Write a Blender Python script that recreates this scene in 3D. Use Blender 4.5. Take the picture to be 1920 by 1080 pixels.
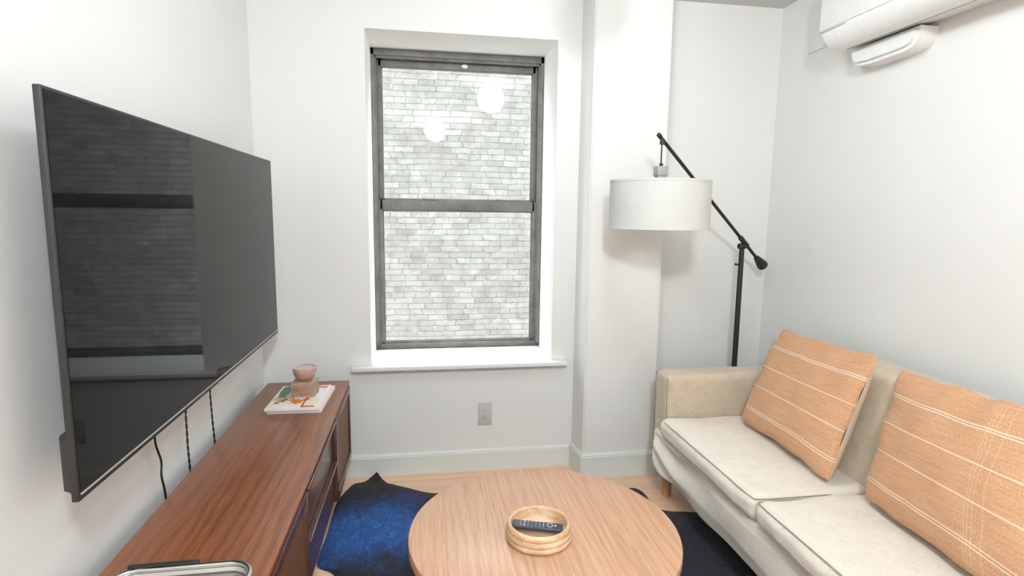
import bpy, bmesh, math, random
from mathutils import Vector, Matrix, noise as mn
PI = math.pi
random.seed(7)
scene = bpy.context.scene
for o in list(bpy.data.objects): bpy.data.objects.remove(o)
C = scene.collection

# ------------------------------------------------------------------ camera
YAW, PITCH, ROLL, FPX, CAMH = 0.16166, 0.133087, 0.0123434, 1062.24, 1.35
f = Vector((math.sin(YAW)*math.cos(PITCH), math.cos(YAW)*math.cos(PITCH), -math.sin(PITCH)))
r = f.cross(Vector((0, 0, 1))).normalized(); u = r.cross(f)
r2 = r*math.cos(ROLL)+u*math.sin(ROLL); u2 = -r*math.sin(ROLL)+u*math.cos(ROLL)
cd = bpy.data.cameras.new('camera'); cam = bpy.data.objects.new('camera', cd); C.objects.link(cam)
cd.sensor_width = 36; cd.lens = FPX/1920*36; cd.clip_start = .02
M4 = Matrix((r2, u2, -f)).transposed().to_4x4(); M4.translation = Vector((0, 0, CAMH))
cam.matrix_world = M4
scene.camera = cam

# ------------------------------------------------------------------ world, exposure
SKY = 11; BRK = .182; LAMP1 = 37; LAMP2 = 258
scene.view_settings.view_transform = 'Standard'; scene.view_settings.look = 'None'
scene.view_settings.gamma = 1; scene.view_settings.use_curve_mapping = False
scene.view_settings.exposure = 0.04
w = bpy.data.worlds.new('world'); scene.world = w; w.use_nodes = True
bg = w.node_tree.nodes['Background']; bg.inputs[0].default_value = (.86, .93, 1, 1); bg.inputs[1].default_value = SKY

# ------------------------------------------------------------------ node helpers
class NT:
    def __init__(s, name):
        s.m = bpy.data.materials.new(name); s.m.use_nodes = True; s.t = s.m.node_tree
        s.b = s.t.nodes['Principled BSDF']
        s.tc = s.t.nodes.new('ShaderNodeTexCoord')
    def n(s, ty, **kw):
        x = s.t.nodes.new('ShaderNode'+ty)
        for k, v in kw.items(): setattr(x, k, v)
        return x
    def l(s, a, b): s.t.links.new(a, b)
    def mapping(s, src='Object', scale=(1, 1, 1), rot=(0, 0, 0), loc=(0, 0, 0)):
        m = s.n('Mapping'); s.l(s.tc.outputs[src], m.inputs[0])
        m.inputs['Scale'].default_value = scale; m.inputs['Rotation'].default_value = rot; m.inputs['Location'].default_value = loc
        return m.outputs[0]
    def noise(s, vec, scale=5, detail=4, rough=.5, dist=0):
        x = s.n('TexNoise'); s.l(vec, x.inputs['Vector']); x.inputs['Scale'].default_value = scale
        x.inputs['Detail'].default_value = detail; x.inputs['Roughness'].default_value = rough; x.inputs['Distortion'].default_value = dist
        return x.outputs[0]
    def wave(s, vec, scale=5, dist=0, detail=2, dscale=1, axis='X', prof='SIN'):
        x = s.n('TexWave', bands_direction=axis, wave_profile=prof); s.l(vec, x.inputs['Vector'])
        x.inputs['Scale'].default_value = scale; x.inputs['Distortion'].default_value = dist
        x.inputs['Detail'].default_value = detail; x.inputs['Detail Scale'].default_value = dscale
        return x.outputs['Fac']
    def ramp(s, v, stops):
        x = s.n('ValToRGB'); s.l(v, x.inputs[0]); e = x.color_ramp.elements
        e[0].position, e[0].color = stops[0][0], (*stops[0][1], 1)
        e[1].position, e[1].color = stops[-1][0], (*stops[-1][1], 1)
        for p, c in stops[1:-1]:
            q = e.new(p); q.color = (*c, 1)
        return x.outputs[0]
    def math(s, op, a, b=0., c=None):
        x = s.n('Math', operation=op)
        for i, v in enumerate((a, b, c)):
            if v is None: continue
            if isinstance(v, (int, float)): x.inputs[i].default_value = v
            else: s.l(v, x.inputs[i])
        return x.outputs[0]
    def mix(s, fac, a, b, mode='MIX'):
        x = s.n('Mix', data_type='RGBA', blend_type=mode)
        for i, v in ((0, fac), (6, a), (7, b)):
            if isinstance(v, (int, float)): x.inputs[i].default_value = v
            elif isinstance(v, tuple): x.inputs[i].default_value = (*v, 1)
            else: s.l(v, x.inputs[i])
        return x.outputs[2]
    def col(s, v):
        if isinstance(v, tuple): s.b.inputs['Base Color'].default_value = (*v, 1)
        else: s.l(v, s.b.inputs['Base Color'])
    def bump(s, h, strength=.3, dist=.001):
        x = s.n('Bump'); s.l(h, x.inputs['Height']); x.inputs['Strength'].default_value = strength
        x.inputs['Distance'].default_value = dist; s.l(x.outputs[0], s.b.inputs['Normal'])
    def set(s, rough=.5, metal=0, spec=.5, sheen=0, coat=0):
        i = s.b.inputs; i['Roughness'].default_value = rough; i['Metallic'].default_value = metal
        i['Specular IOR Level'].default_value = spec; i['Sheen Weight'].default_value = sheen; i['Coat Weight'].default_value = coat
        return s

def srgb(R, G, B):
    g = lambda c: (c/255/12.92 if c/255 <= .04045 else ((c/255+.055)/1.055)**2.4)
    return (g(R), g(G), g(B))
def paint(name, c, rough=.6, bump=.08, spec=.3):
    t = NT(name); v = t.mapping(); nz = t.noise(v, 2.5, 3)
    t.col(t.mix(nz, tuple(x*.985 for x in c), tuple(min(1, x*1.015) for x in c)))
    t.bump(t.noise(v, 160, 3), bump, .001); t.set(rough, spec=spec); return t.m
def plain(name, c, rough=.5, metal=0, spec=.5, coat=0):
    t = NT(name); v = t.mapping(); nz = t.noise(v, 40, 3)
    t.col(t.mix(nz, tuple(x*.93 for x in c), tuple(min(1, x*1.05) for x in c)))
    t.set(rough, metal, spec, coat=coat); return t.m
def wood(name, dark, mid, light, axis='Y', rough=.4, scale=1., ringscale=9, coat=0, plank=None, contrast=1, gapw=.001):
    t = NT(name)
    st = {'Y': (1, .07, 1), 'X': (.07, 1, 1), 'Z': (1, 1, .07)}[axis]
    v = t.mapping(scale=tuple(q*scale for q in st)); vf = t.mapping(scale=tuple((q if q == 1 else .02)*scale for q in st))
    if plank:     # each board shifted on its own
        pw, pax = plank
        sx = t.n('SeparateXYZ'); t.l(t.mapping(), sx.inputs[0])
        idx = t.math('FLOOR', t.math('DIVIDE', t.math('ADD', sx.outputs[pax], 10), pw))
        fr = t.math('FRACT', t.math('DIVIDE', t.math('ADD', sx.outputs[pax], 10), pw))
        wn = t.n('TexWhiteNoise', noise_dimensions='1D'); t.l(idx, wn.inputs['W'])
        sh = t.n('VectorMath', operation='MULTIPLY_ADD'); t.l(wn.outputs['Color'], sh.inputs[0]); sh.inputs[1].default_value = (3, 3, 3); t.l(v, sh.inputs[2]); v = sh.outputs[0]
    warp = t.noise(v, 1.6, 3, .5, .4)
    rings = t.math('POWER', t.wave(v, ringscale*.35, 14, 3, 1.1, 'X' if axis != 'X' else 'Y'), 2.)
    grain = t.noise(vf, 330, 3, .65)
    broad = t.noise(v, 4, 3, .6)
    m1 = t.mix(t.math('MULTIPLY', rings, .75*min(1.2, contrast)), mid, dark)
    m2 = t.mix(t.math('MULTIPLY', broad, .9), m1, light)
    g = t.ramp(grain, [(.35, dark), (.62, (1, 1, 1))])
    c = t.mix(min(1, .5*contrast), m2, g, 'MULTIPLY')
    h = grain
    if plank:
        tint = t.mix(wn.outputs['Value'], (.93, .93, .93), (1.04, 1.02, 1)); c = t.mix(1, c, tint, 'MULTIPLY')
        edge = t.math('MINIMUM', fr, t.math('SUBTRACT', 1, fr))
        gap = t.math('GREATER_THAN', edge, gapw/pw)
        c = t.mix(t.math('MULTIPLY', t.math('SUBTRACT', 1, gap), .75), c, tuple(x*.8 for x in dark))
    t.col(c); t.bump(h, .12, .0006); t.set(rough, coat=coat); return t.m
def fabric(name, c1, c2, ws=900, rough=.95, bump=.5, sheen=.15):
    t = NT(name); v = t.mapping()
    a = t.noise(t.mapping(scale=(1, 1, .25)), ws, 2); b = t.noise(t.mapping(scale=(.25, .25, 1)), ws, 2); big = t.noise(v, 30, 4, .7)
    h = t.math('ADD', a, b)
    k = t.ramp(t.math('MULTIPLY', t.math('ADD', h, t.math('MULTIPLY', big, .6)), .4), [(.4, c1), (.64, c2)])
    t.col(k); t.bump(h, bump, .0012); t.set(rough, spec=.15, sheen=sheen); return t.m

# ------------------------------------------------------------------ materials
WALL = srgb(236, 234, 230)
m_wall = paint('wall_paint', WALL, .55)
m_trim = paint('white_trim_paint', srgb(238, 237, 234), .4, .03, .4)
m_base = paint('baseboard_paint', srgb(226, 229, 223), .45, .03, .4)
m_ceil = paint('ceiling_paint', srgb(215, 213, 209), .8)
m_floor = wood('oak_floorboards', srgb(216, 168, 130), srgb(244, 206, 172), srgb(250, 220, 190), 'X', .38, 1, 7, plank=(.125, 1), contrast=.6)
m_table = wood('oak_veneer', srgb(168, 116, 84), srgb(213, 166, 130), srgb(225, 186, 155), 'Y', .3, 1.25, 24, plank=(.19, 0), contrast=.75, gapw=.0002)
m_oak = wood('oak_leg', srgb(170, 122, 84), srgb(212, 165, 120), srgb(224, 184, 142), 'Z', .4, 1.2, 9)
m_walnut = wood('stained_walnut', srgb(72, 36, 22), srgb(142, 82, 50), srgb(168, 106, 70), 'Y', .33, 1.3, 22, coat=.12)
m_walnutd = wood('dark_walnut_edge', srgb(40, 18, 16), srgb(88, 46, 38), srgb(106, 60, 50), 'Y', .35, 1.3, 10, coat=.3)
m_fab = fabric('linen_fabric', srgb(188, 170, 145), srgb(224, 208, 187))
m_fabl = fabric('cushion_and_lit_cover_linen', srgb(220, 208, 192), srgb(241, 232, 220))
m_pipe = plain('seam_thread', srgb(158, 149, 138), .9)
m_black = plain('black_metal', srgb(52, 50, 48), .42, .4)
m_blackp = plain('black_plastic', srgb(42, 42, 41), .45)
m_cable = plain('cable_black', srgb(24, 24, 24), .5)
m_chrome = plain('polished_metal', srgb(205, 205, 202), .16, 1)
m_pla = plain('white_plastic', srgb(240, 239, 236), .35)
m_plag = plain('grey_plastic', srgb(196, 195, 190), .45)
m_plate = plain('outlet_plastic', srgb(205, 203, 198), .4)
m_dark = plain('dark_gap', srgb(40, 38, 36), .8)
def m_screen_f():
    t = NT('television_screen'); t.col(srgb(11, 11, 11)); t.set(.035, spec=.15)
    t.bump(t.noise(t.mapping(), 2.2, 1), .03, .002); return t.m
m_screen = m_screen_f()
def m_frame_f():
    t = NT('worn_grey_window_paint'); v = t.mapping()
    a = t.noise(v, 9, 5, .65); b = t.noise(v, 55, 4, .7)
    c = t.ramp(a, [(.3, srgb(96, 94, 89)), (.7, srgb(132, 129, 123))])
    sp = t.ramp(b, [(.66, (0, 0, 0)), (.72, (1, 1, 1))])
    t.col(t.mix(t.math('MULTIPLY', sp, .55), c, srgb(205, 203, 197))); t.bump(b, .4, .002); t.set(.5); return t.m
m_frame = m_frame_f()
def m_brick_f():
    t = NT('whitewashed_brick'); v0 = t.mapping(rot=(PI/2, 0, 0))
    lo_ = t.noise(v0, 1.1, 3, .5); rag = t.n('TexNoise'); t.l(v0, rag.inputs['Vector']); rag.inputs['Scale'].default_value = 16; rag.inputs['Detail'].default_value = 5; rag.inputs['Roughness'].default_value = .7
    sc = t.n('VectorMath', operation='MULTIPLY_ADD'); t.l(rag.outputs['Color'], sc.inputs[0]); sc.inputs[1].default_value = (.055, .034, 0)
    cv = t.n('CombineXYZ'); t.l(t.math('MULTIPLY', lo_, .05), cv.inputs[1]); t.l(t.math('MULTIPLY', t.noise(v0, .8, 4, .6), .5), cv.inputs[0])
    ad = t.n('VectorMath', operation='ADD'); t.l(v0, ad.inputs[0]); t.l(cv.outputs[0], ad.inputs[1]); t.l(ad.outputs[0], sc.inputs[2])
    b = t.n('TexBrick', squash=.7, squash_frequency=3, offset=.37); t.l(sc.outputs[0], b.inputs['Vector'])
    b.inputs['Color1'].default_value = (*srgb(196, 194, 187), 1); b.inputs['Color2'].default_value = (*srgb(226, 224, 218), 1)
    b.inputs['Mortar'].default_value = (*srgb(186, 183, 176), 1); b.inputs['Scale'].default_value = 1
    b.inputs['Mortar Size'].default_value = .006; b.inputs['Mortar Smooth'].default_value = .8
    b.inputs['Brick Width'].default_value = .215; b.inputs['Row Height'].default_value = .065
    pat = t.ramp(t.noise(v0, 2.1, 6, .75), [(.40, (0, 0, 0)), (.62, (1, 1, 1))])
    c = t.mix(t.math('MULTIPLY', pat, .62), b.outputs['Color'], srgb(203, 200, 193))
    st = t.ramp(t.noise(t.mapping(rot=(PI/2, 0, 0), scale=(1, 1, 1)), 7, 5, .75), [(.35, srgb(178, 175, 167)), (.6, srgb(255, 255, 255))])
    c = t.mix(.55, c, st, 'MULTIPLY')
    sp = t.ramp(t.noise(v0, 6.5, 4, .75), [(.60, (0, 0, 0)), (.68, (1, 1, 1))])
    c = t.mix(t.math('MULTIPLY', sp, .6), c, srgb(240, 239, 234))
    crack = t.ramp(t.math('MULTIPLY', b.outputs['Fac'], t.noise(v0, 5, 4, .7)), [(.36, (0, 0, 0)), (.56, (1, 1, 1))])
    c = t.mix(t.math('MULTIPLY', crack, .7), c, srgb(132, 128, 120))
    dk = t.ramp(t.noise(v0, 21, 4, .75), [(.29, (1, 1, 1)), (.36, (0, 0, 0))])
    c = t.mix(t.math('MULTIPLY', dk, .45), c, srgb(120, 116, 108))
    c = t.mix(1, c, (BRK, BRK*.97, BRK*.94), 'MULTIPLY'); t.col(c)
    hh = t.math('SUBTRACT', t.math('MULTIPLY', t.noise(v0, 20, 5, .7), .7), b.outputs['Fac'])
    t.bump(hh, .5, .02); t.set(.9, spec=.2); return t.m
m_brick = m_brick_f()
def m_glass_f():
    t = NT('window_glass'); t.t.nodes.remove(t.b)
    out = [n for n in t.t.nodes if n.type == 'OUTPUT_MATERIAL'][0]
    fr = t.n('Fresnel'); ge = t.n('NewGeometry'); t.l(t.math('SUBTRACT', 1.5, t.math('MULTIPLY', ge.outputs['Backfacing'], 1.5-1/1.5)), fr.inputs[0])
    tr = t.n('BsdfTransparent'); tr.inputs[0].default_value = (.97, .98, .975, 1)
    gl = t.n('BsdfGlossy'); gl.inputs['Roughness'].default_value = .02
    mx = t.n('MixShader'); t.l(fr.outputs[0], mx.inputs[0]); t.l(tr.outputs[0], mx.inputs[1]); t.l(gl.outputs[0], mx.inputs[2])
    t.l(mx.outputs[0], out.inputs[0]); return t.m
m_glass = m_glass_f()
def emis(name, c, s):
    t = NT(name); t.col((.8, .8, .8)); t.b.inputs['Emission Color'].default_value = (*c, 1); t.b.inputs['Emission Strength'].default_value = s; return t.m
def m_shade_f():
    t = NT('lamp_shade_linen'); v = t.mapping(scale=(1, 1, .2)); a = t.noise(v, 260, 3); b = t.noise(t.mapping(), 9, 3, .6)
    t.col(t.mix(b, srgb(204, 203, 198), srgb(217, 216, 212))); t.bump(a, .35, .001); t.set(.9, spec=.2)
    t.b.inputs['Transmission Weight'].default_value = 0.0; return t.m
m_shade = m_shade_f()
def m_trav_f(name, a, b, c):
    t = NT(name); v = t.mapping(scale=(1, 1, 2.5)); n1 = t.noise(v, 14, 6, .65, .5); n2 = t.noise(t.mapping(), 120, 3, .6)
    k = t.ramp(n1, [(.3, a), (.5, b), (.72, c)])
    pit = t.ramp(n2, [(.27, (0, 0, 0)), (.33, (1, 1, 1))]); t.col(t.mix(pit, tuple(x*.6 for x in a), k)); t.bump(t.math('ADD', n2, t.math('MULTIPLY', n1, .5)), .3, .001); t.set(.5); return t.m
m_trav = m_trav_f('cream_travertine', srgb(190, 146, 106), srgb(218, 180, 142), srgb(240, 214, 186))
m_stone = m_trav_f('banded_pink_stone', srgb(150, 108, 92), srgb(192, 158, 142), srgb(222, 202, 196))
m_block = m_trav_f('brown_travertine', srgb(134, 100, 80), srgb(170, 138, 116), srgb(204, 178, 160))
def m_cane_f():
    t = NT('woven_cane'); a = t.wave(t.mapping(), 36, 0, 0, 1, 'Y'); b = t.wave(t.mapping(), 36, 0, 0, 1, 'Z')
    h = t.math('MULTIPLY', a, b); t.col(t.ramp(h, [(.1, srgb(74, 38, 20)), (.5, srgb(150, 92, 52)), (.9, srgb(186, 126, 76))])); t.bump(h, .9, .003); t.set(.5); return t.m
m_cane = m_cane_f()
def m_hide_f():
    t = NT('dyed_cowhide_painted_glare'); v = t.mapping()
    big = t.noise(v, 3.2, 5, .65, .3); fine = t.noise(t.mapping(scale=(1, .35, 1), rot=(0, 0, .5)), 130, 5, .75, .6); mid = t.noise(v, 17, 5, .7, .5)
    sx = t.n('SeparateXYZ'); t.l(v, sx.inputs[0])
    dx = t.math('MULTIPLY', t.math('SUBTRACT', sx.outputs[0], -.17), 1.9); dy = t.math('MULTIPLY', t.math('SUBTRACT', sx.outputs[1], 2.30), 3.1)
    d = t.math('SQRT', t.math('ADD', t.math('POWER', dx, 2.), t.math('POWER', dy, 2.)))
    d = t.math('ADD', d, t.math('MULTIPLY', t.math('SUBTRACT', big, .5), 1.3)); d = t.math('ADD', d, t.math('MULTIPLY', t.math('SUBTRACT', mid, .5), .75))
    base = t.ramp(d, [(.35, srgb(26, 98, 176)), (.62, srgb(20, 70, 134)), (.85, srgb(22, 32, 58)), (1.0, srgb(24, 23, 30))])  # blue dye patch, brightened in its colour to include window glare
    dark = t.mix(t.math('GREATER_THAN', sx.outputs[0], .55), base, srgb(22, 24, 40))
    br = t.math('MULTIPLY', t.ramp(t.math('ADD', sx.outputs[1], t.math('MULTIPLY', big, .12)), [(0, (0, 0, 0)), (1, (1, 1, 1))]), 1)
    brow = t.n('MapRange'); t.l(t.math('ADD', sx.outputs[1], t.math('ADD', t.math('MULTIPLY', mid, .14), t.math('MULTIPLY', sx.outputs[0], .35))), brow.inputs[0]); brow.inputs[1].default_value = 2.60; brow.inputs[2].default_value = 2.78
    c = t.mix(t.math('MULTIPLY', brow.outputs[0], .85), dark, srgb(66, 50, 46))
    c = t.mix(t.math('MULTIPLY', t.ramp(fine, [(.35, (1, 1, 1)), (.55, (0, 0, 0))]), .5), c, srgb(10, 18, 44))
    hl = t.ramp(t.noise(t.mapping(scale=(1, .5, 1), rot=(0, 0, .6)), 46, 4, .7, .8), [(.5, (.62, .62, .66)), (.72, (1.7, 1.6, 1.5))]); c = t.mix(1, c, hl, 'MULTIPLY')
    t.col(c); t.bump(t.math('ADD', fine, mid), .9, .006); t.set(.75, spec=.25, sheen=.1); return t.m
m_hide = m_hide_f()
def m_hideback(): return plain('hide_underside', srgb(206, 196, 184), .9)
def m_pillow_f(name, plaid):
    t = NT(name); sx = t.n('SeparateXYZ'); t.l(t.tc.outputs['UV'], sx.inputs[0]); U, V = sx.outputs[0], sx.outputs[1]
    a = t.noise(t.mapping('UV', (90, 340, 1)), 1, 3, .6); b = t.noise(t.mapping('UV', (300, 60, 1)), 1, 3, .6); slub = t.noise(t.mapping('UV', (5, 70, 1)), 1, 4, .7)
    k = t.math('ADD', t.math('MULTIPLY', a, .5), t.math('ADD', t.math('MULTIPLY', b, .25), t.math('MULTIPLY', slub, .25)))
    c = t.ramp(k, [(.36, srgb(186, 132, 94)), (.5, srgb(210, 160, 121)), (.64, srgb(232, 194, 160))])
    def line(src, p, wd): return t.math('LESS_THAN', t.math('ABSOLUTE', t.math('SUBTRACT', src, p)), wd)
    s = None
    wv = t.math('ADD', V, t.math('MULTIPLY', t.math('SUBTRACT', slub, .5), .006))
    for p in (.808, .790, .59, .385, .17, .150):
        q = line(wv, p, .0036); s = q if s is None else t.math('MAXIMUM', s, q)
    c = t.mix(t.math('MULTIPLY', s, .8), c, srgb(246, 230, 212))
    if plaid:
        for p in (.70, .715, .735, .78):
            c = t.mix(t.math('MULTIPLY', t.math('MULTIPLY', line(U, p, .0028), a), .45), c, srgb(240, 214, 186))
    t.col(c); t.bump(t.math('ADD', a, b), .6, .002); t.set(.95, spec=.1, sheen=.1); return t.m
m_pil1 = m_pillow_f('striped_terracotta_weave', False); m_pil2 = m_pillow_f('striped_terracotta_plaid', True)
m_pilb = fabric('pillow_back_linen', srgb(214, 188, 158), srgb(236, 214, 188))
def m_cover_f():
    t = NT('illustrated_cover'); sx = t.n('SeparateXYZ'); t.l(t.tc.outputs['UV'], sx.inputs[0]); U, V = sx.outputs[0], sx.outputs[1]
    nz = t.noise(t.mapping('UV', (4, 4, 1)), 1, 3, .6); nn = t.math('MULTIPLY', t.math('SUBTRACT', nz, .5), .25)
    def box(u0, u1, v0, v1, wob=1):
        uu = t.math('ADD', U, t.math('MULTIPLY', nn, wob)); vv = t.math('ADD', V, t.math('MULTIPLY', nn, wob))
        a = t.math('MULTIPLY', t.math('GREATER_THAN', uu, u0), t.math('LESS_THAN', uu, u1)); b = t.math('MULTIPLY', t.math('GREATER_THAN', vv, v0), t.math('LESS_THAN', vv, v1))
        return t.math('MULTIPLY', a, b)
    c = srgb(238, 230, 218)
    for bx, cc in ((box(.05, .38, .38, .97), srgb(178, 176, 150)), (box(.05, .24, .45, .95, 1.5), srgb(62, 108, 84)), (box(.1, .72, .30, .42, 1.2), srgb(232, 156, 92)), (box(.38, .62, .22, .44, 1.6), srgb(236, 128, 44)),
                   (box(.66, .95, .86, .97, .2), srgb(226, 120, 104)), (box(.64, .68, .08, .42, .3), srgb(196, 72, 66)), (box(.64, .9, .05, .12, .3), srgb(200, 96, 90)), (box(.72, .93, .16, .4, .3), srgb(226, 226, 196)),
                   (box(.72, .94, .45, .82, .3), srgb(228, 222, 232)), (box(.13, .19, .22, .32, 3), srgb(80, 60, 50)), (box(.46, .52, .16, .24, 3), srgb(70, 50, 46))):
        c = t.mix(bx, c, cc)
    t.col(c); t.set(.35); return t.m
m_cover = m_cover_f(); m_paper = plain('paper_pages', srgb(236, 228, 220), .8); m_pink = plain('book_cover_pale', srgb(222, 205, 202), .5)

# ------------------------------------------------------------------ mesh helpers
def link(name, bm, mat, parent=None, smooth=True, angle=40):
    me = bpy.data.meshes.new(name); bm.normal_update(); bm.to_mesh(me); bm.free()
    o = bpy.data.objects.new(name, me); C.objects.link(o)
    for mm in (mat if isinstance(mat, (list, tuple)) else [mat]): me.materials.append(mm)
    if smooth:
        for p in me.polygons: p.use_smooth = True
        me.set_sharp_from_angle(angle=math.radians(angle))
    if parent is not None: o.parent = parent
    return o
def empty(name, loc=(0, 0, 0), rz=0):
    o = bpy.data.objects.new(name, None); C.objects.link(o); o.location = loc; o.rotation_euler = (0, 0, rz); o.empty_display_size = .1; return o
def tag(o, label, cat, group=None):
    o['label'] = label; o['category'] = cat
    if group: o['group'] = group
    return o
def struct(o): o['kind'] = 'structure'; return o
def thing(name, label, cat, loc=(0, 0, 0), rz=0, group=None): return tag(empty(name, loc, rz), label, cat, group)
def bx(bm, x0, x1, y0, y1, z0, z1, bev=0, seg=2, M=None):
    t = bmesh.new(); bmesh.ops.create_cube(t, size=1)
    for v in t.verts: v.co = Vector(((x0+x1)/2+v.co.x*(x1-x0), (y0+y1)/2+v.co.y*(y1-y0), (z0+z1)/2+v.co.z*(z1-z0)))
    if bev: bmesh.ops.bevel(t, geom=t.edges[:], offset=bev, segments=seg, affect='EDGES', profile=.5)
    if M: t.transform(M)
    me = bpy.data.meshes.new('t'); t.to_mesh(me); t.free(); bm.from_mesh(me); bpy.data.meshes.remove(me); return bm
def B(*a, **k): return bx(bmesh.new(), *a, **k)
def lathe(bm, prof, cx=0, cy=0, n=64, M=None, closed=True):
    rings = []
    for (rr, z) in prof:
        if rr < 1e-6: rings.append([bm.verts.new((cx, cy, z))])
        else: rings.append([bm.verts.new((cx+rr*math.cos(2*PI*i/n), cy+rr*math.sin(2*PI*i/n), z)) for i in range(n)])
    vs = [v for q in rings for v in q]
    for a, b in zip(rings[:-1], rings[1:]):
        for i in range(n):
            j = (i+1) % n
            if len(a) == 1 and len(b) == 1: continue
            if len(a) == 1: bm.faces.new((a[0], b[j], b[i]))
            elif len(b) == 1: bm.faces.new((a[i], a[j], b[0]))
            else: bm.faces.new((a[i], a[j], b[j], b[i]))
    if M: bmesh.ops.transform(bm, matrix=M, verts=vs)
    bmesh.ops.recalc_face_normals(bm, faces=bm.faces[:])
    return bm
def axisM(p0, p1):
    d = (Vector(p1)-Vector(p0)); q = Vector((0, 0, 1)).rotation_difference(d.normalized())
    return Matrix.Translation(Vector(p0)) @ q.to_matrix().to_4x4(), d.length
def rod(bm, p0, p1, r0, r1=None, n=20, bev=.0):
    r1 = r0 if r1 is None else r1; M, L = axisM(p0, p1); e = min(r0, r1)*.25
    return lathe(bm, [(0, 0), (r0-e, 0), (r0, e), (r1, L-e), (r1-e, L), (0, L)], n=n, M=M)
def tube(bm, pts, rad, n=8, smooth=4, closed=False):
    P = [Vector(p) for p in pts]
    if smooth > 1:
        Q = []; N = len(P)
        rng = range(N if closed else N-1)
        for i in rng:
            p0 = P[(i-1) % N] if closed or i > 0 else P[0]; p1 = P[i]; p2 = P[(i+1) % N]; p3 = P[(i+2) % N] if closed or i+2 < N else P[-1]
            for k in range(smooth):
                t = k/smooth; Q.append(.5*((2*p1)+(p2-p0)*t+(2*p0-5*p1+4*p2-p3)*t*t+(3*p1-p0-3*p2+p3)*t**3))
        if not closed: Q.append(P[-1])
        P = Q
    N = len(P); rings = []; up = None
    for i in range(N):
        a = P[(i-1) % N] if closed or i > 0 else P[i]; b = P[(i+1) % N] if closed or i < N-1 else P[i]
        d = (b-a).normalized()
        if up is None: up = d.orthogonal().normalized()
        up = (up-d*up.dot(d)).normalized(); s = d.cross(up)
        rings.append([bm.verts.new(P[i]+rad*(up*math.cos(2*PI*k/n)+s*math.sin(2*PI*k/n))) for k in range(n)])
    for i in range(N if closed else N-1):
        a, b = rings[i], rings[(i+1) % N]
        for k in range(n):
            j = (k+1) % n; bm.faces.new((a[k], a[j], b[j], b[k]))
    if not closed: bm.faces.new(rings[0][::-1]); bm.faces.new(rings[-1])
    return bm
def prism(bm, poly, a0, a1, axis='Y'):
    """poly: list of 2-D points; axis Y: (x,z); axis Z: (x,y); axis X: (y,z)"""
    def mk(p, a): return {'Y': (p[0], a, p[1]), 'Z': (p[0], p[1], a), 'X': (a, p[0], p[1])}[axis]
    A = [bm.verts.new(mk(p, a0)) for p in poly]; Bv = [bm.verts.new(mk(p, a1)) for p in poly]; n = len(poly)
    bm.faces.new(A); bm.faces.new(Bv[::-1])
    for i in range(n): bm.faces.new((A[i], Bv[i], Bv[(i+1) % n], A[(i+1) % n]))
    bmesh.ops.recalc_face_normals(bm, faces=bm.faces[:]); return bm
def rrect(x0, x1, y0, y1, r, n=8):
    pts = []
    for cx, cy, a in ((x1-r, y1-r, 0), (x0+r, y1-r, PI/2), (x0+r, y0+r, PI), (x1-r, y0+r, 3*PI/2)):
        for k in range(n+1): pts.append((cx+r*math.cos(a+PI/2*k/n), cy+r*math.sin(a+PI/2*k/n)))
    return pts
def soft(x0, x1, y0, y1, z0, z1, rad, crown=0., n=26, amp=.003, seed=0, fn=None):
    """an upholstered block: rounded edges, crowned top, slightly uneven surface"""
    bm = bmesh.new(); c = Vector(((x0+x1)/2, (y0+y1)/2, (z0+z1)/2)); h = Vector(((x1-x0)/2, (y1-y0)/2, (z1-z0)/2))
    bmesh.ops.create_cube(bm, size=2); bmesh.ops.subdivide_edges(bm, edges=bm.edges[:], cuts=n, use_grid_fill=True)
    for v in bm.verts:
        q = Vector((math.copysign(abs(v.co[i])**.75, v.co[i]) for i in range(3)))
        p = Vector((q[i]*h[i] for i in range(3)))
        inn = Vector((max(-(h[i]-rad), min(h[i]-rad, p[i])) for i in range(3))); d = p-inn
        if d.length > 1e-7 and any(abs(d[i]) > 1e-7 for i in range(3)):
            d = d.normalized()*rad; p = inn+d
        ux, uy = p.x/h.x, p.y/h.y
        p.z += crown*(1-ux*ux)*(1-uy*uy)*(1 if p.z > 0 else 0)*min(1, p.z/h.z)
        pp = p+c; nn = mn.noise_vector(pp*7+Vector((seed, 0, 0)))*amp+mn.noise_vector(pp*19+Vector((seed, 3, 0)))*amp*.4
        p += nn
        if fn: p = fn(p+c)-c
        v.co = p+c
    return bm

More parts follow.
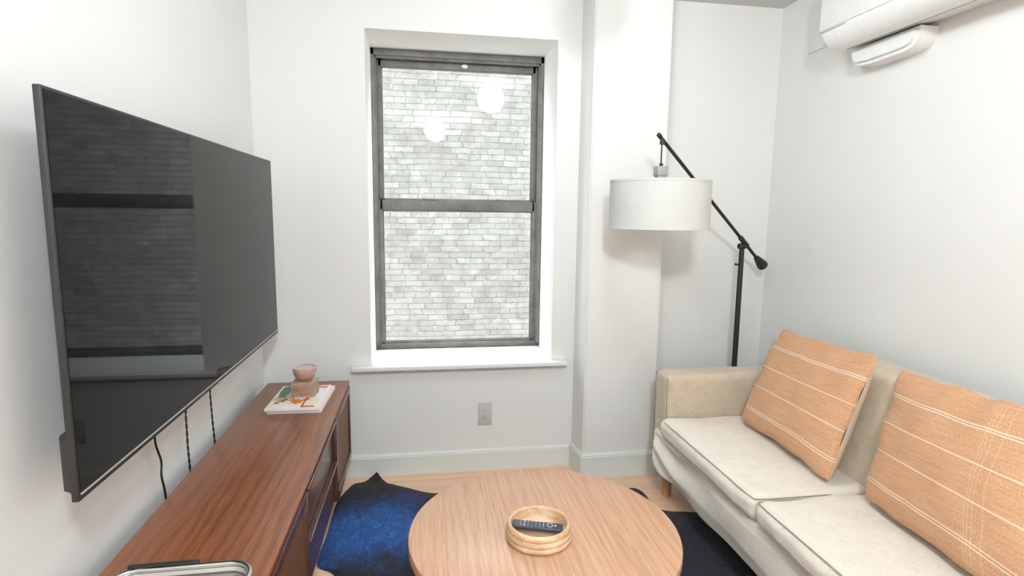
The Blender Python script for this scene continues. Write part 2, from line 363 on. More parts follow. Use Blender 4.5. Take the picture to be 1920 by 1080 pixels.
# ================================================================== THE ROOM
XL, XR, YB, ZC, YN = -.756, 1.865, 2.835, 2.41, -3.0
WX0, WX1, WZ0, WZ1, YO = -.246, .677, .583, 2.187, 3.30
bm = B(XL-.1, XR+.1, YN-.1, YO, -.1, 0); fl = struct(link('floor', bm, m_floor, smooth=False))
struct(link('ceiling', B(XL-.1, XR+.1, YN-.1, YO, ZC, ZC+.1), m_ceil, smooth=False))
struct(link('wall_left', B(XL-.1, XL, YN-.1, YO, 0, ZC), m_wall, smooth=False))
struct(link('wall_right', B(XR, XR+.1, YN-.1, YO, 0, ZC), m_wall, smooth=False))
struct(link('wall_front', B(XL, XR, YN-.1, YN, 0, ZC), m_wall, smooth=False))
bm = bmesh.new()
def grid_wall():
    xs = [XL, WX0, WX1, XR]; zs = [0, WZ0-.02, WZ1, ZC]
    V = {}
    for yi, y in enumerate((YB, YO)):
        for i, x in enumerate(xs):
            for k, z in enumerate(zs): V[yi, i, k] = bm.verts.new((x, y, z))
    for yi in (0, 1):
        for i in range(3):
            for k in range(3):
                if i == 1 and k == 1: continue
                q = [V[yi, i, k], V[yi, i+1, k], V[yi, i+1, k+1], V[yi, i, k+1]]; bm.faces.new(q if yi == 0 else q[::-1])
    ring = [(1, 1), (2, 1), (2, 2), (1, 2)]
    for a, b in zip(ring, ring[1:]+ring[:1]): bm.faces.new((V[(0,)+a], V[(0,)+b], V[(1,)+b], V[(1,)+a]))
    o = [(0, 0), (3, 0), (3, 3), (0, 3)]
    full = [(i, 0) for i in range(4)]+[(3, k) for k in (1, 2, 3)]+[(i, 3) for i in (2, 1, 0)]+[(0, k) for k in (2, 1)]
    for a, b in zip(full, full[1:]+full[:1]): bm.faces.new((V[(1,)+a], V[(1,)+b], V[(0,)+b], V[(0,)+a]))
    bmesh.ops.recalc_face_normals(bm, faces=bm.faces[:])
grid_wall(); struct(link('wall_back', bm, m_wall, smooth=False))
# boxed-out chase
CH = [(.797, YB), (.812, 2.67), (1.193, 2.67), (1.193, YB)]
bm = prism(bmesh.new(), CH, 0, ZC, 'Z'); bmesh.ops.bevel(bm, geom=[e for e in bm.edges if abs(e.verts[0].co.z-e.verts[1].co.z) > 1 and e.verts[0].co.y < 2.7], offset=.006, segments=3, affect='EDGES')
struct(link('wall_chase', bm, m_wall))
# baseboards: face board and a small stepped cap
def baseboard(name, pts, h):
    bm = bmesh.new(); prof = [(0, 0), (.016, 0), (.016, h-.016), (.013, h-.014), (.013, h-.008), (.008, h), (0, h)]
    rows = []
    P = [Vector((p[0], p[1], 0)) for p in pts]
    for i, p in enumerate(P):
        dirs = []
        if i > 0: dirs.append((P[i]-P[i-1]).normalized())
        if i < len(P)-1: dirs.append((P[i+1]-P[i]).normalized())
        ns = [Vector((d.y, -d.x, 0)) for d in dirs]; n = sum(ns, Vector())
        n = n/n.length_squared*len(ns)/1. if len(ns) == 1 else n*2/(n.length_squared)*1.
        rows.append([bm.verts.new(p+n*a+Vector((0, 0, z))) for a, z in prof])
    for a, b in zip(rows[:-1], rows[1:]):
        for k in range(len(prof)): bm.faces.new((a[k], a[(k+1) % 7], b[(k+1) % 7], b[k]))
    bm.faces.new(rows[0]); bm.faces.new(rows[-1][::-1]); bmesh.ops.recalc_face_normals(bm, faces=bm.faces[:])
    return struct(link(name, bm, m_base, angle=25))
baseboard('baseboard_back', [(XL+.002, YB), (.797, YB)], .112)
baseboard('baseboard_chase', [(.797, YB-.012), (.812, 2.67), (1.193, 2.67), (1.193, YB-.002)], .127)
baseboard('baseboard_recess', [(1.21, YB), (XR-.002, YB)], .112)
baseboard('baseboard_right', [(XR, YB-.02), (XR, YN+.002)], .112)
baseboard('baseboard_left', [(XL, YN+.002), (XL, YB-.02)], .112)

# courtyard outside
struct(link('wall_opposite', B(-5, 7, 6.5, 6.8, -3, 4.3), m_brick, smooth=False))
struct(link('ground_courtyard', B(-5, 7, 3.35, 6.5, -3.1, -3), plain('courtyard_concrete', srgb(170, 168, 162), .9), smooth=False))

# ------------------------------------------------------------------ window
win = struct(empty('window_1', (0, 3.16, 0)))
def wpart(name, bm, m, par=None, **k):
    o = link(name, bm, m, win if par is None else par, **k)
    o.matrix_parent_inverse = Matrix.Translation((0, -3.16, 0)) if par is None else Matrix.Identity(4)
    return o
# outer frame with an inner stop
bm = bmesh.new(); y0, y1 = 3.15, 3.26
X0, X1, Z0, Z1 = -.2465, .6765, .600, 2.1865
bx(bm, X0, X0+.018, y0, y1, Z0, Z1, .002); bx(bm, X1-.018, X1, y0, y1, Z0, Z1, .002)
bx(bm, X0, X1, y0, y1, Z1-.034, Z1, .002); bx(bm, X0, X1, y0+.012, y1, WZ0-.003, Z0+.012, .002)
bx(bm, X0+.014, X0+.026, y0+.012, y0+.026, Z0, Z1-.03, .002); bx(bm, X1-.026, X1-.014, y0+.012, y0+.026, Z0, Z1-.03, .002); bx(bm, X0+.014, X1-.014, y0+.012, y0+.026, Z1-.046, Z1-.03, .002)
wpart('window_frame', bm, m_frame)
def sash(name, ya, yb, x0, x1, z0, z1, sw, top, bot):
    bm = bmesh.new(); bx(bm, x0, x0+sw, ya, yb, z0, z1, .002); bx(bm, x1-sw, x1, ya, yb, z0, z1, .002)
    bx(bm, x0+sw*.5, x1-sw*.5, ya, yb, z1-top, z1, .002); bx(bm, x0+sw*.5, x1-sw*.5, ya, yb, z0, z0+bot, .002)
    # glazing bead
    i = .006; gx0, gx1, gz0, gz1 = x0+sw, x1-sw, z0+bot, z1-top
    for a in ((gx0-.001, gx0+i, gz0, gz1), (gx1-i, gx1+.001, gz0, gz1), (gx0, gx1, gz1-i, gz1+.001), (gx0, gx1, gz0-.001, gz0+i*.6)): bx(bm, a[0], a[1], ya+.009, yb-.009, a[2], a[3])
    s = wpart(name, bm, m_frame)
    g = link('pane', B(gx0, gx1, (ya+yb)/2-.002, (ya+yb)/2+.002, gz0, gz1), m_glass, s, smooth=False)
    return s
lo = sash('lower_sash', 3.176, 3.202, X0+.022, X1-.022, .606, 1.405, .026, .052, .017)
up = sash('upper_sash', 3.208, 3.234, X0+.018, X1-.018, 1.375, 2.150, .032, .040, .04)
for x in (.035, .44):
    bm = bmesh.new(); bx(bm, x-.03, x+.03, 3.176, 3.2, 1.405, 1.411, .002); rod(bm, (x-.01, 3.188, 1.41), (x-.01, 3.188, 1.42), .009); bx(bm, x-.012, x+.022, 3.182, 3.194, 1.413, 1.419, .002)
    link('sash_lock', bm, m_frame, lo)
bm = lathe(bmesh.new(), [(0, 0), (.018, 0), (.016, .008), (.009, .013), (0, .014)], n=24); bm.transform(Matrix.Translation((.247, 3.199, 2.128)) @ Matrix.Rotation(PI/2, 4, 'X') @ Matrix.Scale(.55, 4, (0, 1, 0)))
link('sash_catch', bm, m_pla, up)
# stool (inner sill) with horns
bm = bmesh.new(); bx(bm, WX0+.001, WX1-.001, YB-.002, 3.155, WZ0-.022, WZ0, .002); bx(bm, -.337, .752, YB-.052, YB, WZ0-.022, WZ0, .004)
wpart('window_sill', bm, m_trim)

# ------------------------------------------------------------------ ceiling lamps (their reflections show in the window glass)
def ceiling_lamp(x, y, s, label):
    t = thing('ceiling_lamp', label, 'ceiling lamp', (x, y, ZC), 0, 'ceiling lamps')
    link('lamp_base', lathe(bmesh.new(), [(0, 0), (.065, 0), (.065, -.012), (.058, -.022), (.040, -.030), (0, -.030)], n=48), m_pla, t)
    pr = [(0 if k in (0, 24) else .112*math.sin(PI*k/24), -.132+.112*math.cos(PI*k/24)) for k in range(25)]
    link('globe', lathe(bmesh.new(), pr, n=48), emis('lamp_globe', (.84, .93, 1), s), t)
ceiling_lamp(.589, 1.61, LAMP1, 'round white globe ceiling lamp above the coffee table, mirrored in the upper window pane')
ceiling_lamp(.18, -.42, LAMP2, 'round white globe ceiling lamp behind the viewpoint, farther from the window')

# ================================================================== OBJECTS
# ------------------------------------------------------------------ television
tv = thing('television', 'large black flat television mounted on the left wall above the wooden console', 'television', (XL, 1.885, 1.18))
Ti = Matrix.Translation((-XL, -1.885, -1.18))
def tp(name, bm, m, par=None, **k):
    o = link(name, bm, m, par or tv, **k)
    if par is None: o.matrix_parent_inverse = Ti
    return o
Y0, Y1, TZ0, TZ1, TX = 1.118, 2.645, .799, 1.557, -.636
bm = B(TX-.014, TX-.001, Y0, Y1, TZ0, TZ1, .002); bez = tp('bezel', bm, m_blackp)
tp('screen', B(TX-.003, TX, Y0+.006, Y1-.006, TZ0+.016, TZ1-.006), m_screen, smooth=False)
tp('trim_strip', B(TX-.002, TX+.002, Y0+.006, Y1-.006, TZ0+.0125, TZ0+.0155), plain('silver_trim', srgb(200, 200, 198), .35, .3))
tp('logo_badge', B(TX-.002, TX+.002, 1.872, 1.902, TZ0-.004, TZ0+.003, .0008), plain('logo_silver', srgb(190, 190, 188), .35, .5))
bm = prism(bmesh.new(), [(TX-.013, Y0+.03), (TX-.013, Y1-.03), (-.672, Y1-.10), (-.672, Y0+.10)], TZ0+.12, TZ1-.12, 'Z')
for v in bm.verts:
    if v.co.x < -.66: v.co.z += -.04 if v.co.z > 1.2 else 0
bmesh.ops.bevel(bm, geom=bm.edges[:], offset=.004, segments=2, affect='EDGES'); tp('back_shell', bm, m_blackp)
bm = bmesh.new(); prof = [(TX-.012, Y0+.014), (-.662, Y0+.018), (-.676, Y0+.026), (-.684, Y0+.045), (-.686, Y0+.08), (-.686, Y1-.08), (-.684, Y1-.045), (-.662, Y1-.018), (TX-.012, Y1-.014)]
prism(bm, prof, TZ0+.004, TZ0+.125, 'Z'); bmesh.ops.bevel(bm, geom=[e for e in bm.edges if abs(e.verts[0].co.z-e.verts[1].co.z) < .001], offset=.008, segments=3, affect='EDGES')
tp('speaker_housing', bm, m_blackp)
bm = bmesh.new(); bx(bm, XL, XL+.012, 1.70, 2.06, 1.0, 1.34, .002); bx(bm, XL+.01, -.670, 1.80, 1.84, 1.02, 1.32, .002); bx(bm, XL+.01, -.670, 1.92, 1.96, 1.02, 1.32, .002)
tp('wall_mount', bm, m_black)

# ------------------------------------------------------------------ cables behind the television
def cable(pts, twist, label, rad):
    if not twist: bm = tube(bmesh.new(), pts, rad, 8, 8)
    else:
        bm = bmesh.new(); P = [Vector(p) for p in pts]; L = 90
        for ph in (0, PI):
            q = []
            for i in range(L+1):
                t = i/L*(len(P)-1); k = min(int(t), len(P)-2); a = P[k].lerp(P[k+1], t-k); ang = ph+i/L*2*PI*9
                q.append(a+Vector((math.cos(ang), math.sin(ang), 0))*rad*1.1)
            tube(bm, q, rad, 6, 1)
    o = link('power_cable', bm, m_cable); return tag(o, label, 'cable', 'cables under the television')
cable([(-.715, 1.60, .90), (-.722, 1.625, .80), (-.732, 1.642, .706), (-.73, 1.664, .64), (-.728, 1.655, .60), (-.73, 1.672, .55), (-.735, 1.69, .493), (-.735, 1.70, .38)], False, 'thick black cable hanging from the television, nearest of the three to the viewer', .0030)
cable([(-.715, 1.85, .9), (-.73, 1.848, .71), (-.731, 1.85, .6), (-.733, 1.862, .5), (-.733, 1.865, .38)], True, 'thin twisted black cable hanging below the television, in the middle of three', .0017)
cable([(-.715, 2.06, .9), (-.73, 2.058, .71), (-.73, 2.066, .6), (-.732, 2.085, .49), (-.732, 2.09, .38)], True, 'thin twisted black cable below the television, nearest to the back wall', .0017)

# ------------------------------------------------------------------ console
con = thing('media_console', 'long dark walnut media console with cane doors along the left wall', 'console', (-.515, 1.72, 0))
Ci = Matrix.Translation((.515, -1.72, 0))
def cp(name, bm, m, par=None, **k):
    o = link(name, bm, m, par or con, **k)
    if par is None: o.matrix_parent_inverse = Ci
    return o
CY0, CY1, CX0, CX1, CT = .74, 2.695, -.703, -.337, .55
cp('top', B(CX0, CX1, CY0, CY1, CT-.018, CT, .002), m_walnut)
bm = bmesh.new(); bx(bm, CX0+.004, CX1-.028, CY0+.004, CY1-.004, .175, CT-.018, .001)
cp('carcass', bm, m_walnutd)
def cane_door(ya, yb):
    x0, x1, z0, z1, s = CX1-.026, CX1+.002, .178, CT-.024, .030
    bm = bmesh.new(); bx(bm, x0, x1, ya, ya+s, z0, z1, .0015); bx(bm, x0, x1, yb-s, yb, z0, z1, .0015); bx(bm, x0, x1, ya+s*.8, yb-s*.8, z1-s, z1, .0015); bx(bm, x0, x1, ya+s*.8, yb-s*.8, z0, z0+s, .0015)
    d = cp('door', bm, m_walnutd); link('cane_panel', B(x0+.004, x1-.007, ya+s*.9, yb-s*.9, z0+s*.9, z1-s*.9), m_cane, d, smooth=False)
cane_door(2.243, 2.69); cane_door(1.20, 1.657); cane_door(.745, 1.196)
def drawer(ya, yb, z0, z1):
    poly = [(CX1-.026, z0), (CX1-.022, z0), (CX1-.014, z0+.004), (CX1-.014, z1-.022), (CX1+.001, z1-.014), (CX1+.001, z1), (CX1-.026, z1)]
    bm = prism(bmesh.new(), poly, ya, yb, 'Y'); bmesh.ops.bevel(bm, geom=bm.edges[:], offset=.001, segments=1, affect='EDGES')
    d = cp('drawer', bm, m_walnutd, angle=20); link('pull_lip', B(CX1-.004, CX1+.004, ya, yb, z1-.012, z1+.001, .002), m_walnutd, d)
drawer(1.665, 2.235, .362, CT-.024); drawer(1.665, 2.235, .180, .356)
for yy in (CY0+.10, 1.72, CY1-.10):
    for xx in (CX0+.05, CX1-.075):
        cp('leg', rod(bmesh.new(), (xx, yy, 0), (xx, yy, .178), .012, .019), m_walnutd)

# ------------------------------------------------------------------ things on the console
def uvbox_top(o, x0, x1, y0, y1):
    me = o.data; uv = me.uv_layers.new(name='UVMap')
    for l in me.loops:
        co = me.vertices[l.vertex_index].co; uv.data[l.index].uv = ((co.x-x0)/(x1-x0), (co.y-y0)/(y1-y0))
bk = thing('hardcover_book', 'pale book with cream pages lying flat on the console under the illustrated magazine', 'book', (-.493, 2.424, CT), math.radians(-2))
link('cover', bx(bx(B(-.103, .103, -.160, .160, 0, .0015), -.103, .103, -.160, .160, .0105, .012), -.104, -.102, -.160, .160, 0, .012), m_pink, bk)
link('pages', B(-.101, .100, -.156, .156, .0015, .0105), m_paper, bk)
mg = thing('magazine', 'illustrated magazine with green, orange and red patches, topmost of the two books on the console', 'magazine', (-.504, 2.412, CT+.012), math.radians(-1))
p = link('pages', B(-.102, .102, -.155, .150, 0, .008, .001), m_paper, mg)
cv = link('cover', B(-.103, .103, -.156, .151, .008, .0095), m_cover, mg, smooth=False); uvbox_top(cv, -.103, .103, -.156, .151)
zt = CT+.0215
bm = B(-.047, .047, -.040, .040, 0, .062, .002, 2); o = link('stone_block', bm, m_block); o.location = (-.487, 2.438, zt); o.rotation_euler = (0, 0, math.radians(-4))
tag(o, 'small square block of brown layered travertine standing on the magazine', 'stone block')
prof = [(0, 0), (.018, 0), (.026, .004), (.037, .014), (.044, .028), (.0475, .042), (.048, .056), (.0455, .058)]
bwl = thing('candle_bowl', 'small banded pink stone bowl standing on the travertine block', 'bowl', (-.487, 2.438, zt+.062))
link('bowl_body', lathe(bmesh.new(), prof+[(.043, .056), (.040, .050), (0, .048)], n=48), m_stone, bwl)
link('wax_fill', lathe(bmesh.new(), [(0, .0485), (.0405, .0505), (.042, .0545), (0, .055)], n=48), plain('pinkish_wax', srgb(206, 184, 180), .5), bwl)

tr = thing('serving_tray', 'polished metal tray with rounded corners at the near end of the console', 'tray', (-.52, 1.12, CT))
bm = bmesh.new(); pr = rrect(-.14, .148, -.125, .135, .05)
prism(bm, rrect(-.13, .138, -.115, .125, .045), 0, .004, 'Z'); link('tray_base', bm, m_chrome, tr)
link('tray_rim', tube(bmesh.new(), [(x, y, .016) for x, y in pr], .007, 10, 1, True), m_chrome, tr)
bm = bmesh.new(); inn = rrect(-.133, .141, -.118, .128, .046); A = [bm.verts.new((x*.995, y*.995, .003)) for x, y in inn]; Bv = [bm.verts.new((x, y, .018)) for x, y in pr]
for i in range(len(A)): bm.faces.new((A[i], A[(i+1) % len(A)], Bv[(i+1) % len(A)], Bv[i]))
link('tray_wall', bm, m_chrome, tr)
link('handle', B(-.115, .03, .136, .146, .012, .026, .002), m_blackp, tr)['label'] = 'black strip handle on the tray rim'

# ------------------------------------------------------------------ rug
out = [(-.40, 2.10), (-.395, 2.30), (-.395, 2.55), (-.37, 2.66), (-.353, 2.70), (-.335, 2.745), (-.29, 2.76), (-.25, 2.795), (-.228, 2.815), (-.215, 2.79), (-.20, 2.745), (-.15, 2.722), (-.09, 2.68), (-.03, 2.642), (.02, 2.61), (.071, 2.596),
       (.16, 2.63), (.30, 2.60), (.5, 2.55), (.7, 2.57), (.85, 2.55), (.94, 2.53), (.995, 2.517), (1.037, 2.512), (1.062, 2.47), (1.062, 2.40), (1.066, 2.33), (1.10, 2.29), (1.17, 2.272), (1.235, 2.255), (1.32, 2.22), (1.40, 2.12), (1.36, 1.95), (1.33, 1.7), (1.30, 1.4), (1.36, 1.15), (1.30, .98), (1.15, 1.02), (1.0, .95), (.8, .82), (.5, .78), (.2, .82), (-.05, .95), (-.2, .9), (-.3, 1.0), (-.33, 1.15), (-.24, 1.35), (-.22, 1.6), (-.26, 1.85), (-.33, 2.03)]
def rug_mesh():
    pts = []
    N = len(out)
    for i in range(N):
        p0, p1, p2, p3 = [Vector((*out[(i+k) % N], 0)) for k in (-1, 0, 1, 2)]
        for k in range(4):
            t = k/4; q = .5*((2*p1)+(p2-p0)*t+(2*p0-5*p1+4*p2-p3)*t*t+(3*p1-p0-3*p2+p3)*t**3)
            q += mn.noise_vector(q*24)*.004; q.z = 0; pts.append(q)
    c = Vector((.45, 1.7, 0)); bm = bmesh.new(); R = 46; rings = []
    for j in range(R+1):
        s = 1-(j/R)**1.0
        ring = []
        for q in pts:
            x = c.lerp(q, s) if j < R else c
            e = (1-s); z = .004+.0035*min(1, e*14)+.0009*(mn.noise(x*5)+1)*min(1, e*6)
            if j == R: break
            ring.append(bm.verts.new((x.x, x.y, z)))
        if j == R: rings.append([bm.verts.new((c.x, c.y, .009))])
        else: rings.append(ring)
    n = len(pts)
    base = [bm.verts.new((q.x, q.y, .0008)) for q in pts]
    for i in range(n): bm.faces.new((base[i], rings[0][i], rings[0][(i+1) % n], base[(i+1) % n]))
    for a, b in zip(rings[:-1], rings[1:]):
        for i in range(n):
            k = (i+1) % n
            if len(b) == 1: bm.faces.new((a[i], b[0], a[k]))
            else: bm.faces.new((a[i], b[i], b[k], a[k]))
    # curled tip at the wall
    for v in bm.verts:
        d = (Vector((v.co.x, v.co.y, 0))-Vector((-.228, 2.815, 0))).length
        if d < .07: v.co.z += .022*(1-d/.07)**1.5
    bmesh.ops.recalc_face_normals(bm, faces=bm.faces[:]); return bm
tag(link('cowhide_rug', rug_mesh(), m_hide, angle=60), 'dyed blue and black cowhide rug with an irregular outline under the round table', 'rug')

# ------------------------------------------------------------------ coffee table
TC = (.363, 1.571); ct = thing('coffee_table', 'round light oak coffee table in the middle of the rug', 'coffee table', (TC[0], TC[1], .01))
R = .406
link('tabletop', lathe(bmesh.new(), [(0, .355), (R-.006, .355), (R-.001, .360), (R, .364), (R, .385), (R-.0015, .389), (R-.004, .39), (0, .39)], n=128), m_table, ct, angle=30)
link('apron', lathe(bmesh.new(), [(.26, .355), (.26, .315), (.245, .315), (.245, .355)], n=64), m_oak, ct)
for a in (PI/4, 3*PI/4, 5*PI/4, 7*PI/4):
    x, y = .25*math.cos(a), .25*math.sin(a); link('leg', rod(bmesh.new(), (x*1.05, y*1.05, 0), (x, y, .356), .017, .024), m_oak, ct)

# ------------------------------------------------------------------ travertine bowl + remote
BC = (.337, 1.524)
prof = [(0, 0), (.088, 0), (.0945, .003), (.097, .009), (.0965, .015), (.0925, .0185), (.0955, .021), (.0965, .026), (.0945, .032), (.0905, .035), (.0930, .038), (.0938, .043), (.0915, .049), (.0885, .0525), (.0850, .053), (.0825, .0515), (.0815, .048), (.0810, .018), (.078, .013), (0, .012)]
tag(link('stone_bowl', lathe(bmesh.new(), prof, n=96), m_trav, angle=60), 'round ribbed cream travertine bowl on the coffee table', 'bowl').location = (*BC, .40)
rem = thing('remote_control', 'slim dark remote control lying in the travertine bowl', 'remote control', (BC[0]-.003, BC[1]+.004, .4235), 0)
rem.rotation_euler = (math.radians(5), math.radians(2), math.radians(-15))
link('remote_body', B(-.074, .074, -.0165, .0165, .003, .017, .004, 3), plain('remote_shell', srgb(62, 66, 78), .4), rem)
mb = plain('remote_buttons', srgb(150, 155, 168), .5); mbw = plain('remote_button_white', srgb(235, 235, 235), .5)
first = None
def button(x, y, r_, m):
    o = link('button', rod(bmesh.new(), (0, 0, 0), (0, 0, .0022), r_, n=12), m, rem); o.location = (x, y, .0165); return o
for i in range(7):
    for j in range(3):
        if i == 3 and j == 1: continue
        button(-.050+i*.0112, -.009+j*.009, .0024, mbw if (i, j) in ((1, 0), (1, 2), (6, 1)) else mb)
button(.052, 0, .0030, mbw)
link('button', lathe(bmesh.new(), [(.006, 0), (.010, 0), (.010, .002), (.006, .002), (.006, 0)], n=24), mb, rem).location = (.036, 0, .0165)

# ------------------------------------------------------------------ sofa
sf = thing('sofa', 'beige linen two-seat sofa with loose slipcover against the right wall', 'sofa', (1.45, 1.61, 0))
Si = Matrix.Translation((-1.45, -1.61, 0))
def sp(name, bm, m, par=None, **k):
    o = link(name, bm, m, par or sf, **k)
    if par is None: o.matrix_parent_inverse = Si
    return o
SY0, SY1, AW = .73, 2.487, .148
SX0, SXB = 1.085, 1.80
def fold(p):   # sagging folds of the loose cover, fanning out from under the far cushion corner
    if p.x < SX0+.06:
        y = p.y; z = p.z; dy, dz = 2.47-y, z-.36; th = math.atan2(-dz, dy+.02); d = math.hypot(dy, dz)
        k = math.exp(-(d/.50)**2); e = min(1, max(0, (SY1-.06-y)/.05))
        wv = (math.sin(th*13+d*9+1.5*mn.noise(Vector((y*5, z*5, 0))))*.021*min(1, d/.12))*k+math.sin(z*24-y*7)*.004*(1-k)+mn.noise(Vector((y*4, z*9, 0)))*.007
        tz = max(0., min(1., (.345-z)/.04)); p = p+Vector(((-wv*tz-.006*tz)*e+.014*max(0, (.22-z)/.07), 0, 0))
    return p
sp('slipcover', soft(SX0, SXB-.02, SY0+.05, SY1-.045, .152, .345, .018, 0, 70, .002, 1, fold), m_fabl)  # same linen as the armrests; paler tone paints in the cool window light
def armshape(p):
    if p.z > .5: return p
    return p
def arm(y0, y1, seed):
    a = sp('armrest', soft(SX0+.018, SXB, y0, y1, .152, .622, .030, .002, 30, .0022, seed), m_fab)
    r_ = .0016
    xf = SX0+.021
    loop = [(xf+.002, y0+.008, .20), (xf-.001, y0+.012, .57), (xf, y0+.026, .600), (xf, y1-.026, .600), (xf-.001, y1-.012, .57), (xf+.002, y1-.008, .20)]
    link('seam', tube(bmesh.new(), loop, r_, 6, 6), m_pipe, a)
    return a
arm(SY1-AW, SY1, 3); arm(SY0, SY0+AW, 4)
def backf(p):
    z = p.z; return p+Vector(((z-.42)*.27*(1 if p.x < 1.66 else .35), 0, 0))
bk_ = sp('backrest', soft(1.50, 1.70, SY0+AW-.01, SY1-AW+.01, .30, .800, .028, .0, 30, .003, 5, backf), m_fab)
link('seam', tube(bmesh.new(), [(1.614+.004, y, .783) for y in (SY0+AW+.02, 1.2, 1.6, 2.0, SY1-AW-.02)], .0016, 6, 3), m_pipe, bk_)
sp('backrest_frame', soft(1.66, SXB, SY0+.01, SY1-.01, .17, .625, .02, 0, 12, .001, 6), m_fab)
def cushion(y0, y1, seed, far):
    def cf(p):
        # waterfall front: nose of the cushion bulges
        k = max(0, 1-(p.x-1.07)/.09); return p+Vector((-.006*k*math.sin(PI*max(0, min(1, (p.z-.335)/.11))), 0, 0))
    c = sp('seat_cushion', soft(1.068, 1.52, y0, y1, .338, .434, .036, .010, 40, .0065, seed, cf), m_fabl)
    e = .012
    loop = [(1.075, y1-.03, .4235), (1.071, (y0+y1)/2+.15, .4265), (1.071, (y0+y1)/2-.15, .4265), (1.075, y0+.03, .4235)]
    link('piping', tube(bmesh.new(), [(1.50, y1-.006, .418), (1.2, y1-.004, .420), (1.10, y1-.006, .421)]+loop+[(1.10, y0+.006, .421), (1.2, y0+.004, .420), (1.50, y0+.006, .418)], .0019, 6, 4), m_pipe, c)
    loop2 = [(1.070, y1-.03, .351), (1.0655, (y0+y1)/2, .350), (1.070, y0+.03, .351)]
    link('piping', tube(bmesh.new(), loop2, .0019, 6, 6), m_pipe, c)
cushion(1.600, SY1-AW-.006, 7, True); cushion(SY0+AW+.004, 1.594, 8, False)
for x in (1.165, SXB-.09):
    for y in (SY0+.06, SY1-.055):
        sp('leg', rod(bmesh.new(), (x, y, 0), (x, y, .165), .021, .026, 28), m_oak)

# ------------------------------------------------------------------ throw pillows
def pillow(BL, BR, TR, TL, thick, label, mat, seed):
    BL, BR, TR, TL = map(Vector, (BL, BR, TR, TL)); base = (BL+BR)/2
    nrm = (BR-BL).cross(TL-BL).normalized()
    if nrm.x > 0: nrm = -nrm
    t = thing('throw_pillow', label, 'pillow', base, 0, 'throw pillows on the sofa')
    N = 44
    for side, nm, mt in ((1, 'front_cover', mat), (-1, 'back_cover', m_pilb)):
        bm = bmesh.new(); uvl = bm.loops.layers.uv.new('UVMap'); G = []; UV = {}
        for j in range(N+1):
            row = []
            for i in range(N+1):
                a, b = -math.cos(PI*i/N), -math.cos(PI*j/N)
                a = math.copysign(abs(a)**.92, a); b = math.copysign(abs(b)**.92, b)
                # edge pinch between the corners
                aa = a*(1-.045*(1-b*b)); bb = b*(1-.055*(1-a*a))
                s, q = (aa+1)/2, (bb+1)/2
                p = (BL.lerp(BR, s)).lerp(TL.lerp(TR, s), q)
                h = ((1-a*a)*(1-b*b))**.42
                bot = 1-.25*max(0, b)
                wr = mn.noise(Vector((a*2.2+seed, b*2.2, side)))*.014*(1-a*a)*(1-b*b)+math.sin(b*9+a*3+seed)*.004*math.exp(-((abs(a)-.85)/.2)**2)*(1-b*b)+math.sin(a*11-b*4)*.004*math.exp(-((abs(b)-.85)/.2)**2)*(1-a*a)
                th = thick*(.46 if side > 0 else .66)
                cr = (abs(a)*abs(b))**6
                p = p+(Vector((BL+BR+TL+TR))/4-p)*cr*.028
                p = p+Vector((0, mn.noise(Vector((b*3.1, seed, a)))*.009*a*a, mn.noise(Vector((a*3.3, seed+5, b)))*.010*b*b))
                p = p+nrm*side*(th*h*bot)+nrm*wr*side
                p.x = min(p.x, 1.492+(p.z-.42)*.27); p.z = max(p.z, .4495)
                v = bm.verts.new(p-base); row.append(v); UV[v] = ((a+1)/2, (b+1)/2)
            G.append(row)
        for j in range(N):
            for i in range(N):
                f_ = bm.faces.new((G[j][i], G[j][i+1], G[j+1][i+1], G[j+1][i]))
                for l in f_.loops: l[uvl].uv = UV[l.vert]
        bm.normal_update()
        mid = bm.faces[len(bm.faces)//2] if False else None
        bm.faces.ensure_lookup_table()
        if bm.faces[N*N//2+N//2].normal.dot(nrm*side) < 0: bmesh.ops.reverse_faces(bm, faces=bm.faces[:])
        link(nm, bm, mt, t, angle=80)
    return t
pillow((1.392, 2.215, .452), (1.362, 1.625, .452), (1.548, 1.660, .879), (1.565, 2.212, .864), .15, 'terracotta woven pillow with thin white stripes leaning beside the far armrest', m_pil1, 1.3)['label'] = 'terracotta woven pillow with thin white stripes nearest the floor lamp and far armrest'
pillow((1.402, 1.515, .452), (1.335, .920, .452), (1.525, 1.05, .890), (1.560, 1.584, .857), .16, 'larger-looking terracotta pillow with white stripes and faint cross threads, nearest the viewer', m_pil2, 4.1)

# ------------------------------------------------------------------ floor lamp
PX, PY = 1.592, 2.62
lp = thing('floor_lamp', 'black adjustable-arm floor lamp with white drum shade behind the sofa', 'floor lamp', (PX, PY, 0))
Li = Matrix.Translation((-PX, -PY, 0))
def lpp(name, bm, m, par=None, **k):
    o = link(name, bm, m, par or lp, **k)
    if par is None: o.matrix_parent_inverse = Li
    return o
lpp('base', lathe(bmesh.new(), [(0, 0), (.125, 0), (.127, .004), (.127, .016), (.122, .02), (.03, .024), (.018, .04), (0, .04)], PX, PY, 48), m_black)
bm = rod(bmesh.new(), (PX, PY, .02), (PX, PY, .75), .0135); rod(bm, (PX, PY, .74), (PX, PY, 1.178), .0135, .0125); lpp('pole', bm, m_black)
bm = rod(bmesh.new(), (PX-.010, PY, 1.100), (PX-.027, PY-.004, 1.104), .004); rod(bm, (PX-.026, PY-.004, 1.104), (PX-.034, PY-.004, 1.106), .0065); lpp('height_screw', bm, m_black)
tip = Vector((1.0, 2.33, 1.682)); cw = Vector((1.762, 2.70, 1.092)); dirv = (cw-tip).normalized()
